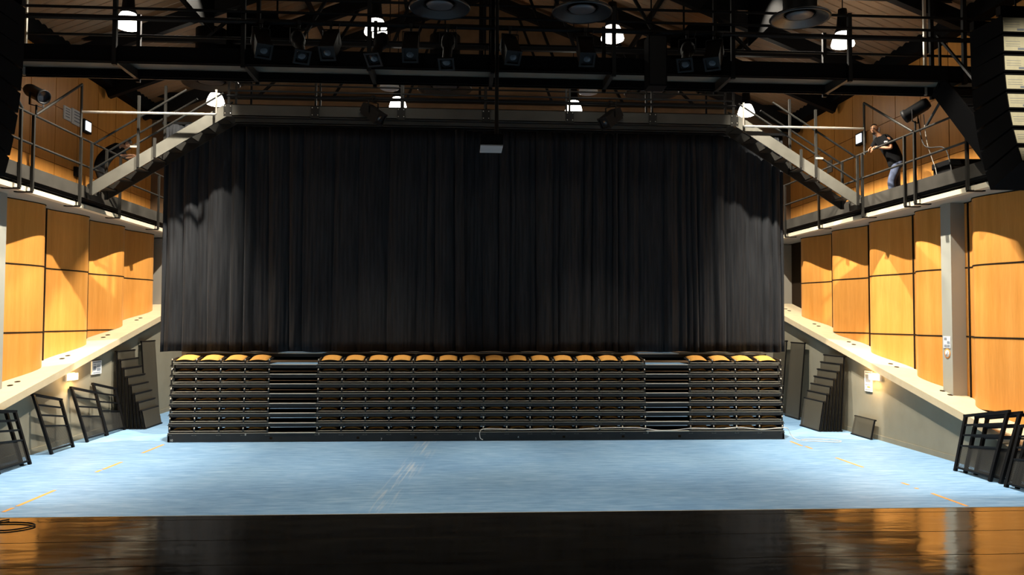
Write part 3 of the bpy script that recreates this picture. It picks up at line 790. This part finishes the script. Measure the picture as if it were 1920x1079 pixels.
# ------------------------------------------------------------------ wall lights and notices
def bulkhead(s, y, z, label):
    X = lambda u: XC + s * u
    t = thing('wall_light', label, 'wall light', (X(9.05), y, z))
    MB().box((X(9.05), y - .19, z - .085), (X(9.01), y + .19, z + .085)).build('base', 'white_plastic', t)
    MB().box((X(9.01), y - .17, z - .07), (X(8.93), y + .17, z + .07)).build('diffuser', 'glow_warm', t)
    ld = bpy.data.lights.new('wall_light_lamp', 'POINT'); ld.energy = 60; ld.color = (1, .62, .25); ld.shadow_soft_size = .08
    lo = bpy.data.objects.new('wall_light_lamp', ld); col.objects.link(lo); lo.parent = t; lo.location = (-s * .2, 0, 0)
bulkhead(-1, 18.4, 1.44, 'glowing rectangular wall light under the left ledge')
bulkhead(1, 18.28, 1.44, 'glowing rectangular wall light under the right ledge')

def notice(s, y0, y1, z0, z1, label, lines):
    X = lambda u: XC + s * u
    t = thing('notice', label, 'notice', (X(9.04), (y0 + y1) / 2, z0))
    MB().box((X(9.048), y0, z0), (X(9.02), y1, z1)).build('sheet', 'paper', t)
    p = MB()
    for a, b_, c_, d in lines:
        p.box((X(9.0205), lerp(y0, y1, a), lerp(z0, z1, c_)), (X(9.018), lerp(y0, y1, b_), lerp(z0, z1, d)))
    p.build('printing', 'paper_ink', t)
    return t
LN = [(.08, .92, .86, .94), (.12, .4, .7, .76), (.5, .86, .70, .74), (.12, .42, .3, .62), (.5, .88, .5, .64), (.5, .88, .22, .44), (.12, .88, .08, .14)]
notice(-1, 19.45, 19.95, 1.41, 1.72, 'white printed notice on the left grey wall beside the light', LN)
t = notice(1, 18.5, 18.83, 1.07, 1.55, 'white printed notice on the right grey wall beside the light', [(.1, .9, .9, .95), (.15, .85, .45, .82), (.1, .9, .3, .34), (.1, .9, .06, .1)])
MB().box((XC + 9.0205, 18.56, 1.16), (XC + 9.017, 18.7, 1.19)).build('orange_mark', 'orange_ink', t)

# notices on the right column, on the face towards the hall
xf = XC + 9.32
t = thing('notice', 'grey blue pictogram notice on the right column', 'notice', (xf, 15.99, 2.18))
MB().box((xf - .012, 15.87, 2.18), (xf, 16.11, 2.42)).build('sheet', 'paper', t)
pm = MB()
for i in range(3):
    for j in range(2):
        if (i + j) % 3 != 2: pm.box((xf - .014, 15.89 + j * .1, 2.195 + i * .072), (xf - .012, 15.98 + j * .1, 2.25 + i * .072))
pm.build('printing', 'paper_ink', t)
t = thing('notice', 'round white sign with an orange ring on the right column', 'notice', (xf, 15.99, 2.07))
MB().lathe([(0, 0), (.10, 0), (.10, .008), (.072, .008)], (xf, 15.99, 2.07), (-1, 0, 0), 24).build('ring', 'orange_ink', t)
MB().lathe([(.0, .0085), (.074, .0085), (.074, .006)], (xf, 15.99, 2.07), (-1, 0, 0), 24).build('face', 'paper', t)
MB().bar((xf - .0095, 15.95, 2.11), (xf - .0095, 16.03, 2.03), .012, .003, (1, 0, 0)).build('slash', 'paper_ink', t)

# things on the upper walls behind the galleries
def wall_plate(s, y0, y1, z0, z1, name, label, cat, mat='paper', ink=True):
    X = lambda u: XC + s * u
    t = thing(name, label, cat, (X(10.07), (y0 + y1) / 2, z0))
    MB().box((X(10.08), y0, z0), (X(10.05), y1, z1)).build('plate', mat, t)
    if ink:
        p = MB()
        for f in (.2, .42, .62, .8): p.box((X(10.051), lerp(y0, y1, .2), lerp(z0, z1, f)), (X(10.047), lerp(y0, y1, .8), lerp(z0, z1, f + .07)))
        p.build('printing', 'paper_ink', t)
    return t
wall_plate(-1, 20.0, 20.35, 7.5, 7.82, 'notice', 'small white notice on the left upper wall, left of two', 'notice')
wall_plate(-1, 20.4, 20.95, 7.48, 7.86, 'notice', 'larger framed white notice on the left upper wall, right of two', 'notice')
wall_plate(1, 19.95, 20.25, 7.18, 7.65, 'notice', 'white notice on the right upper wall behind the man in jeans', 'notice', ink=False)
wall_plate(1, 22.6, 22.9, 7.0, 7.35, 'notice', 'faded notice on the right upper wall left of the lit sign', 'notice', 'soffit', False)
for s, y in ((-1, 21.1), (1, 20.85)):
    X = lambda u: XC + s * u
    t = thing('exit_sign', 'small glowing sign box on the %s upper wall' % SIDE[s], 'sign', (X(10.05), y, 7.55))
    MB().box((X(10.08), y - .2, 7.40), (X(9.98), y + .2, 7.72)).build('housing', 'black_steel', t)
    MB().box((X(9.985), y - .14, 7.45), (X(9.965), y + .14, 7.68)).build('lit_panel', 'glow_screen', t)

# ------------------------------------------------------------------ stage lanterns
def lantern(x, y, z, tilt, pan, label, L=.62, kind=0, group='black stage lanterns on the lighting bridge'):
    """hangs from (x, y, z); lens end aims towards the stage and down"""
    t = thing('stage_lantern', label, 'stage light', (0, 0, 0), group)
    MB().tube([(0, 0, .04), (0, 0, -.10)], .022, 8).box((-.03, -.04, -.03), (.03, .04, .04)).build('clamp', 'black_steel', t)
    MB().bar((-.15, 0, -.10), (.15, 0, -.10), .03, .012).bar((-.15, 0, -.10), (-.15, 0, -.36), .012, .03, (0, 1, 0)).bar((.15, 0, -.10), (.15, 0, -.36), .012, .03, (0, 1, 0)).build('yoke', 'black_steel', t)
    c0 = Vector((0, 0, -.36)); ax = Vector((0, -math.cos(tilt), -math.sin(tilt)))
    if kind == 0:
        MB().lathe([(0, -.30), (.085, -.29), (.12, -.22), (.125, -.05), (.10, 0), (.085, .05), (.085, L * .6), (.11, L * .62), (.11, L * .66), (.075, L * .66)], c0, ax, 18).build('body', 'black_steel', t)
    else:
        q = ax.to_track_quat('Z', 'Y').to_matrix().to_4x4(); q.translation = c0
        MB().box((-.13, -.13, -.25), (.13, .13, L * .5), q).box((-.10, -.10, -.33), (.10, .10, -.25), q).build('body', 'black_steel', t)
    e = c0 + ax * (L * .66 if kind == 0 else L * .5)
    q = ax.to_track_quat('Z', 'Y').to_matrix().to_4x4(); q.translation = e
    fr = MB()
    for a, b_ in (((-.14, -.14, 0), (.14, -.105, .03)), ((-.14, .105, 0), (.14, .14, .03)), ((-.14, -.105, 0), (-.105, .105, .03)), ((.105, -.105, 0), (.14, .105, .03))): fr.box(a, b_, q)
    fr.build('gel_frame', 'black_steel', t)
    MB().lathe([(0, .018), (.05, .014), (.085, .0), (.085, -.02)], e - ax * .01, ax, 20).build('lens', 'lens', t)
    MB().tube([c0 - ax * .28, c0 - ax * .34 + Vector((.05, 0, .1)), Vector((.12, .02, -.1)), Vector((.16, .02, .02))], .008, 6).build('cable', 'rubber', t)
    t.location = (x, y, z); t.rotation_euler.z = pan
    return t
for i, (x, tl, pn, kd) in enumerate(((-3.5, .75, .45, 1), (-2.85, .85, .4, 0), (-2.3, .8, -.1, 1), (-1.45, .9, -.3, 0), (-.9, .8, 0, 1), (-.25, 1.05, -.1, 0), (.85, .8, .2, 1), (2.2, .8, 0, 1), (4.05, .8, -.4, 0), (4.55, .85, -.5, 1))):
    ordn = ('first', 'second', 'third', 'fourth', 'fifth', 'sixth', 'seventh', 'eighth', 'ninth', 'tenth')[i]
    lantern(x, 14.30, 7.90, tl, pn, 'black stage lantern on the lighting bridge, %s from the left' % ordn, kind=kd)
lantern(-1.95, 18.02, 7.62, .6, .9, 'small stage lantern hanging under the rear bridge at left', group='lanterns under the rear bridge', kind=1, L=.5)
lantern(3.35, 18.02, 7.62, .6, -.9, 'small stage lantern hanging under the rear bridge at right', group='lanterns under the rear bridge', kind=1, L=.5)
t = thing('equipment_box', 'tall black box hanging before the lighting bridge right of centre', 'equipment box', (3.46, 14.2, 7.0))
MB().box((3.29, 14.05, 6.86), (3.62, 14.4, 7.78)).build('cabinet', 'black_matt', t)
MB().box((3.31, 14.04, 6.89), (3.60, 14.05, 7.75)).build('grille', 'black_steel', t)
MB().bar((3.46, 14.25, 7.78), (3.46, 14.35, 7.96), .05, .02).build('hook', 'black_steel', t)

def rail_spot(s, y, z, pan, label):
    X = lambda u: XC + s * u
    t = thing('follow_spot', label, 'stage light', (0, 0, 0), 'spotlights on the gallery rails')
    MB().tube([(0, 0, 0), (0, 0, .2)], .02).build('stem', 'black_steel', t)
    MB().bar((0, -.14, .18), (0, .14, .18), .03, .012).bar((0, -.14, .18), (0, -.14, .42), .012, .03, (0, 1, 0)).bar((0, .14, .18), (0, .14, .42), .012, .03, (0, 1, 0)).build('yoke', 'black_steel', t)
    ax = Vector((-1, 0, -.45)).normalized()
    MB().lathe([(0, -.3), (.10, -.29), (.125, -.22), (.125, .16), (.14, .17), (.14, .24), (.12, .24), (.11, .18), (0, .18)], (0, 0, .42), ax, 20).build('body', 'black_steel', t)
    MB().lathe([(0, .2), (.06, .195), (.11, .185)], (0, 0, .42), ax, 20).build('lens', 'lens', t)
    t.location = (X(8.72), y, z); t.rotation_euler.z = pan
rail_spot(-1, 16.1, 6.62, PI - .5, 'black spotlight standing on the left gallery rail')
rail_spot(1, 16.0, 6.62, -.9, 'black spotlight standing on the right gallery rail')

# dark equipment case with cables on the right gallery
t = thing('equipment_case', 'dark equipment case on the right gallery behind the railing', 'equipment case', (9.75, 15.7, 5.36))
MB().box((9.55, 15.25, 5.36), (10.2, 15.85, 5.86)).build('case_body', 'black_steel', t)
MB().box((9.53, 15.23, 5.78), (10.22, 15.87, 5.9)).build('lid', 'black_matt', t)
tube_thing('cable', [(9.42, 15.95, 6.95), (9.45, 15.9, 6.4), (9.5, 15.8, 6.0), (9.45, 15.6, 5.75), (9.42, 15.5, 5.5)], .008, 'soffit', 'pale cable hanging from the right gallery spotlight', 'cable')
tube_thing('cable', [(9.40, 16.1, 6.9), (9.4, 15.9, 6.3), (9.5, 15.4, 6.15), (9.5, 15.2, 5.8), (9.48, 15.1, 5.45)], .012, 'rubber', 'black cable looping over the equipment case on the right gallery', 'cable')
t = thing('socket_box', 'small dark socket box on the left upper wall', 'socket box', (XC - 10.06, 20.7, 6.2))
MB().box((XC - 10.08, 20.6, 6.22), (XC - 10.0, 20.82, 6.45)).build('box', 'black_steel', t)
MB().box((XC - 10.0, 20.64, 6.26), (XC - 9.985, 20.78, 6.41)).build('cover', 'dark_steel', t)

# ceiling projector on its pole
t = thing('projector', 'grey projector hanging on a long black pole at the centre', 'projector', (.52, 14.3, 5.73))
MB().box((.33, 14.0, 5.75), (.72, 14.6, 5.92)).box((.36, 14.05, 5.92), (.69, 14.55, 5.95)).build('case', 'black_matt', t)
MB().box((.33, 14.0, 5.73), (.72, 14.6, 5.75)).build('underside', 'projector', t)
MB().tube([(.62, 14.32, 5.94), (.62, 14.32, 11.5)], .035, 12).build('pole', 'black_steel', t)
MB().lathe([(0, 0), (.07, 0), (.07, .03), (0, .03)], (.52, 14.6, 5.84), (0, 1, 0), 16).build('lens', 'lens', t)

# ------------------------------------------------------------------ hanging line array loudspeakers
def array(s, xside, ynear, label):
    t = thing('line_array', label, 'speaker', (xside, ynear + .3, 6.6), 'hanging line arrays')
    z = 6.18; ang = 0.02; y = ynear
    for i in range(8):
        ang_i = .02 + .055 * max(0, i - 2) + .012 * i
        # cabinet with its back towards the stage; the lower ones tip down towards the hall
        c_ = Vector((xside + s * .55, y, z))
        Mx = Matrix.Translation(c_) @ Matrix.Rotation(-ang_i, 4, 'X')
        cb = MB().add([Mx @ Vector(p) for p in ((-.55, 0, 0), (.55, 0, 0), (.55, .58, .02), (-.55, .58, .02), (-.55, 0, -.20), (.55, 0, -.20), (.55, .58, -.21), (-.55, .58, -.21))],
                      [(0, 1, 2, 3), (7, 6, 5, 4), (0, 4, 5, 1), (1, 5, 6, 2), (2, 6, 7, 3), (3, 7, 4, 0)]).build('cabinet', 'black_matt', t)
        MB().box((-.52, .582, -.19), (.52, .60, .0), Mx).build('grille', 'black_steel', cb)
        la = -.55 if s > 0 else .28
        MB().box((la + .01, -.006, -.185), (la + .27, 0, -.025), Mx).build('rear_label', 'label_card', cb)
        pl = MB()
        for zz in (-.08, -.11, -.135): pl.box((la + .03, -.0075, zz), (la + .2, -.006, zz + .004), Mx)
        pl.box((la + .17, -.0075, -.175), (la + .25, -.006, -.15), Mx)
        pl.build('printing', 'paper_ink', cb)
        z -= .222 * math.cos(ang_i); y -= .222 * math.sin(ang_i)
    MB().box((xside, ynear + .02, 6.2), (xside + s * 1.1, ynear + .1, 6.3)).box((xside, ynear + .5, 6.2), (xside + s * 1.1, ynear + .58, 6.3)).build('flying_frame', 'black_steel', t)
    for yy in (ynear + .06, ynear + .54):
        MB().tube([(xside + s * .55, yy, 6.25), (xside + s * .55, yy, 10.5)], .012, 6).build('chain', 'black_steel', t)
array(1, 6.07, 8.7, 'curved black line array loudspeaker with cream rear labels hanging at right')
array(-1, -4.88, 8.75, 'curved black line array loudspeaker hanging at the left edge')

added_lantern = lantern(5.6, 4.6, 7.6, .35, PI, 'black stage lantern over the stage aimed at the right line array', group=None)  # lantern and its spot added out of view to brighten the rear labels
MB().tube([(5.6, 4.6, 7.64), (5.6, 4.6, 10.5)], .02, 6).build('drop_pipe', 'black_steel', added_lantern, origin=(5.6, 4.6, 7.6))
ld = bpy.data.lights.new('lantern_light', 'SPOT'); ld.energy = 700; ld.color = (1, .9, .7); ld.spot_size = math.radians(26); ld.spot_blend = .8; ld.shadow_soft_size = .05
lo = bpy.data.objects.new('lantern_light', ld); col.objects.link(lo); lo.parent = added_lantern
lo.location = (0, -.55, -.62); lo.rotation_euler = (added_lantern.matrix_basis.to_3x3().inverted() @ (Vector((6.4, 8.6, 5.3)) - Vector((5.6, 5.15, 6.98)))).to_track_quat('-Z', 'Y').to_euler()

# ------------------------------------------------------------------ people
def skin_mesh(name, chains, mat, parent, root, sub=2):
    """chains: lists of (point, radius); points that coincide are shared"""
    vs, rad, es, idx = [], [], [], {}
    def vid(p, r):
        key = tuple(round(c, 4) for c in p)
        if key not in idx: idx[key] = len(vs); vs.append(Vector(p)); rad.append(r)
        return idx[key]
    rid = vid(*root)
    for ch in chains:
        ids = [vid(p, r) for p, r in ch]
        es += [(a, b_) for a, b_ in zip(ids, ids[1:]) if a != b_ and (a, b_) not in es]
    o_ = ORG.get(parent.name, Vector())
    me = bpy.data.meshes.new(name); me.from_pydata([v - o_ for v in vs], es, [])
    tmp = bpy.data.objects.new('tmp', me); col.objects.link(tmp)
    tmp.modifiers.new('skin', 'SKIN').use_smooth_shade = True
    ss = tmp.modifiers.new('sub', 'SUBSURF'); ss.levels = sub; ss.render_levels = sub
    for i, sv in enumerate(me.skin_vertices[0].data):
        sv.radius = rad[i] if isinstance(rad[i], tuple) else (rad[i], rad[i]); sv.use_root = (i == rid)
    dg = bpy.context.evaluated_depsgraph_get(); dg.update()
    out = bpy.data.meshes.new_from_object(tmp.evaluated_get(dg))
    bpy.data.objects.remove(tmp)
    out.name = name; out.materials.clear(); out.materials.append(M[mat])
    for p in out.polygons: p.use_smooth = True
    ob = bpy.data.objects.new(name, out); col.objects.link(ob); ob.parent = parent
    ORG[ob.name] = o_
    return ob

def hand_chains(wrist, d, side, curl):
    """five fingers from a palm; d = pointing direction, side = towards the thumb, curl = towards the palm"""
    d, side, curl = Vector(d).normalized(), Vector(side).normalized(), Vector(curl).normalized()
    w_ = Vector(wrist); palm = w_ + d * .06
    ch = [[(w_, .026), (palm, (.036))]]
    for k, L in zip((-1.5, -.5, .5, 1.5), (.055, .075, .08, .07)):
        b0 = palm + d * .03 + side * k * .017
        ch.append([(palm, .036), (b0, .010), (b0 + d * L * .5 + curl * .012, .009), (b0 + d * L * .75 + curl * .04, .008)])
    b0 = w_ + d * .03 + side * .035
    ch.append([(w_, .026), (b0, .012), (b0 + d * .035 + side * .015 + curl * .02, .010)])
    return ch

def head_parts(t, c_, fwd, skin, hairmat, hair_full, beard):
    """head joined to the body elsewhere; this adds hair, brows, ears"""
    fwd = Vector(fwd).normalized(); up_ = Vector((0, 0, 1)); rt = fwd.cross(up_).normalized(); up_ = rt.cross(fwd)
    B = Matrix((rt, fwd, up_)).transposed().to_4x4(); B.translation = c_
    def ell(m, ce, ra, cut=None, n=14):
        vs, fs = [], []
        for j in range(n + 1):
            th = PI * j / n
            for i in range(2 * n):
                ph = PI * i / n
                vs.append(B @ Vector((ce[0] + ra[0] * math.sin(th) * math.cos(ph), ce[1] + ra[1] * math.sin(th) * math.sin(ph), ce[2] + ra[2] * math.cos(th))))
        for j in range(n):
            for i in range(2 * n):
                cz = math.cos(PI * (j + .5) / n); sy = math.sin(PI * (j + .5) / n) * math.sin(PI * (i + .5) / n)
                if cut and not cut(cz, sy): continue
                fs.append((j * 2 * n + i, j * 2 * n + (i + 1) % (2 * n), (j + 1) * 2 * n + (i + 1) % (2 * n), (j + 1) * 2 * n + i))
        m.add(vs, fs, True); return m
    if hair_full: hm = ell(MB(), (0, -.008, .012), (.088, .108, .122), lambda cz, sy: cz > .35 or (sy < .1 and cz > -.5))
    else: hm = ell(MB(), (0, -.006, .006), (.081, .101, .118), lambda cz, sy: (cz > .55 and sy < .35) or (sy < -.15 and cz > -.3))
    hm.build('hair', hairmat, t, fix=True)
    if beard:
        ell(MB(), (0, .004, -.008), (.077, .097, .117), lambda cz, sy: cz < -.62 and sy > .1).build('beard', hairmat, t)
    f = MB()
    for sx_ in (-1, 1): ell(f, (sx_ * .032, .088, .018), (.012, .008, .007), n=6)
    f.build('eyes', 'hair', t)
    f = MB()
    for sx_ in (-1, 1): f.bar(B @ Vector((sx_ * .014, .094, .036)), B @ Vector((sx_ * .052, .086, .036)), .01, .009)
    f.build('eyebrows', hairmat, t)
    ell(MB(), (0, .088, -.05), (.024, .012, .006), n=6).build('lips', 'orange_ink' if False else 'skin_dark', t)

def head_chain(neck, c_, fwd):
    fwd = Vector(fwd).normalized(); c_ = Vector(c_); u = Vector((0, 0, 1))
    ch = [[(neck, .056), (c_ + u * -.07 - fwd * .01, (.062, .066)), (c_ + u * .0, (.078, .09)), (c_ + u * .06, (.074, .088)), (c_ + u * .10, (.045, .055))],
          [(c_ + u * .0, (.078, .09)), (c_ + fwd * .088 + u * -.012, .016), (c_ + fwd * .112 + u * -.022, .010)]]
    rt = fwd.cross(u)
    for sg in (-1, 1): ch.append([(c_, (.078, .09)), (c_ + rt * sg * .076 - fwd * .012, .014), (c_ + rt * sg * .088 - fwd * .022 + u * .012, .010)])
    return ch

V = Vector
# man in black shirt and jeans leaning on the right gallery rail
t = thing('person', 'person in black shirt and jeans leaning with both forearms on the right gallery rail', 'person', (9.72, 17.62, 5.37))
hd = V((9.320, 17.740, 7.060)); nk = V((9.420, 17.730, 6.930)); ch_ = V((9.560, 17.690, 6.740)); wa = V((9.700, 17.650, 6.480)); pe = V((9.760, 17.630, 6.280))
shL, shR = V((9.500, 17.520, 6.830)), V((9.460, 17.900, 6.830))
elL, wrL = V((9.560, 17.450, 6.570)), V((9.310, 17.650, 6.635))
elR, wrR = V((9.360, 17.990, 6.620)), V((9.280, 17.790, 6.640))
hipL, hipR = V((9.740, 17.530, 6.220)), V((9.800, 17.730, 6.220))
knL, anL, toL = V((9.580, 17.540, 5.840)), V((9.660, 17.550, 5.450)), V((9.460, 17.520, 5.410))
knR, anR, toR = V((9.800, 17.710, 5.830)), V((9.860, 17.730, 5.450)), V((9.660, 17.750, 5.410))
fw = V((-.75, -.55, -.18))
chains = head_chain(nk, hd, fw) + [
    [(pe, .115), (wa, .11), (ch_, .12), (nk, .056)],
    [(ch_, .12), (shL, .068), (elL, .046), (wrL, .028)], [(ch_, .12), (shR, .068), (elR, .046), (wrR, .028)],
    [(pe, .115), (hipL, .08), (knL, .062), (anL, .042), (toL, .035)], [(pe, .115), (hipR, .08), (knR, .062), (anR, .042), (toR, .035)]]
chains += hand_chains(wrL, (-.5, .55, -.3), (0, .3, 1), (.2, .1, -1)) + hand_chains(wrR, (-.7, -.4, -.3), (0, -.3, 1), (.2, 0, -1))
bd = skin_mesh('body', chains, 'skin_dark', t, (pe, .115))
skin_mesh('shirt', [[(pe + V((.01, 0, -.17)), .17), (pe.lerp(wa, .3), .185), (wa, .178), (ch_, .175), (nk + V((.02, 0, -.045)), .075)],
                    [(ch_, .175), (shL, .088), (shL.lerp(elL, .75), .078)], [(ch_, .175), (shR, .088), (shR.lerp(elR, .75), .078)]], 'shirt', t, (ch_, .175))
skin_mesh('jeans', [[(pe + V((0, 0, .05)), (.165, .145)), (pe + V((0, 0, -.04)), (.165, .15)), (hipL, .115), (knL, .092), (anL, .08)], [(pe + V((0, 0, -.04)), (.165, .15)), (hipR, .115), (knR, .092), (anR, .08)]], 'jeans', t, (pe + V((0, 0, -.04)), (.165, .15)))
for a, q in ((anL, toL), (anR, toR)):
    skin_mesh('shoe', [[(a + V((.03, 0, -.03)), .055), (a.lerp(q, .5) + V((0, 0, -.02)), .05), (q, .042)]], 'rubber', t, (a + V((.03, 0, -.03)), .055))
head_parts(t, hd, fw, 'skin_dark', 'hair', False, True)
MB().box((9.40, 17.42, 6.70), (9.45, 17.47, 6.73)).build('shirt_badge', 'paper', t)
MB().lathe([(.036, -.012), (.04, -.01), (.04, .01), (.036, .012)], wrL.lerp(elL, .1), (elL - wrL), 14).build('wrist_watch', 'rubber', t)

# man in dark clothes bending over behind the left bridge stair
t = thing('person', 'person in dark clothes with dark hair bending over behind the left stair', 'person', (-8.98, 20.85, 5.37))
hd = V((-8.350, 20.850, 7.080)); nk = V((-8.510, 20.850, 7.060)); ch_ = V((-8.700, 20.850, 6.980)); wa = V((-8.900, 20.850, 6.740)); pe = V((-9.000, 20.850, 6.500))
shL, shR = V((-8.580, 20.670, 7.000)), V((-8.580, 21.040, 7.000))
elL, wrL = V((-8.500, 20.650, 6.740)), V((-8.220, 20.730, 6.780))
elR, wrR = V((-8.480, 21.070, 6.740)), V((-8.200, 20.970, 6.770))
hipL, hipR = V((-9.000, 20.750, 6.420)), V((-9.000, 20.950, 6.420))
knL, anL, toL = V((-8.820, 20.730, 5.980)), V((-8.940, 20.730, 5.460)), V((-8.740, 20.730, 5.410))
knR, anR, toR = V((-8.880, 20.970, 5.980)), V((-9.030, 20.970, 5.460)), V((-8.830, 20.970, 5.410))
fw = V((.85, -.1, -.55))
chains = head_chain(nk, hd, fw) + [
    [(pe, .115), (wa, .11), (ch_, .12), (nk, .056)],
    [(ch_, .12), (shL, .068), (elL, .046), (wrL, .028)], [(ch_, .12), (shR, .068), (elR, .046), (wrR, .028)],
    [(pe, .115), (hipL, .08), (knL, .062), (anL, .042), (toL, .035)], [(pe, .115), (hipR, .08), (knR, .062), (anR, .042), (toR, .035)]]
chains += hand_chains(wrL, (1, .05, -.05), (0, .6, .6), (0, .1, -1)) + hand_chains(wrR, (1, -.05, -.05), (0, -.6, .6), (0, 0, -1))
skin_mesh('body', chains, 'skin_light', t, (pe, .115))
skin_mesh('shirt', [[(pe + V((-.03, 0, -.15)), .17), (pe.lerp(wa, .4), .18), (wa, .185), (ch_, .18), (nk + V((-.03, 0, -.03)), .075)],
                    [(ch_, .18), (shL, .092), (elL, .075)], [(ch_, .18), (shR, .092), (elR, .075)]], 'shirt', t, (ch_, .18))
skin_mesh('trousers', [[(pe + V((0, 0, .05)), (.165, .145)), (pe + V((0, 0, -.04)), (.165, .15)), (hipL, .115), (knL, .092), (anL, .08)], [(pe + V((0, 0, -.04)), (.165, .15)), (hipR, .115), (knR, .092), (anR, .08)]], 'dark_trousers', t, (pe + V((0, 0, -.04)), (.165, .15)))
for a, q in ((anL, toL), (anR, toR)):
    skin_mesh('shoe', [[(a + V((-.03, 0, -.03)), .055), (a.lerp(q, .5) + V((0, 0, -.02)), .05), (q, .042)]], 'rubber', t, (a + V((-.03, 0, -.03)), .055))
head_parts(t, hd, fw, 'skin_light', 'hair', True, False)
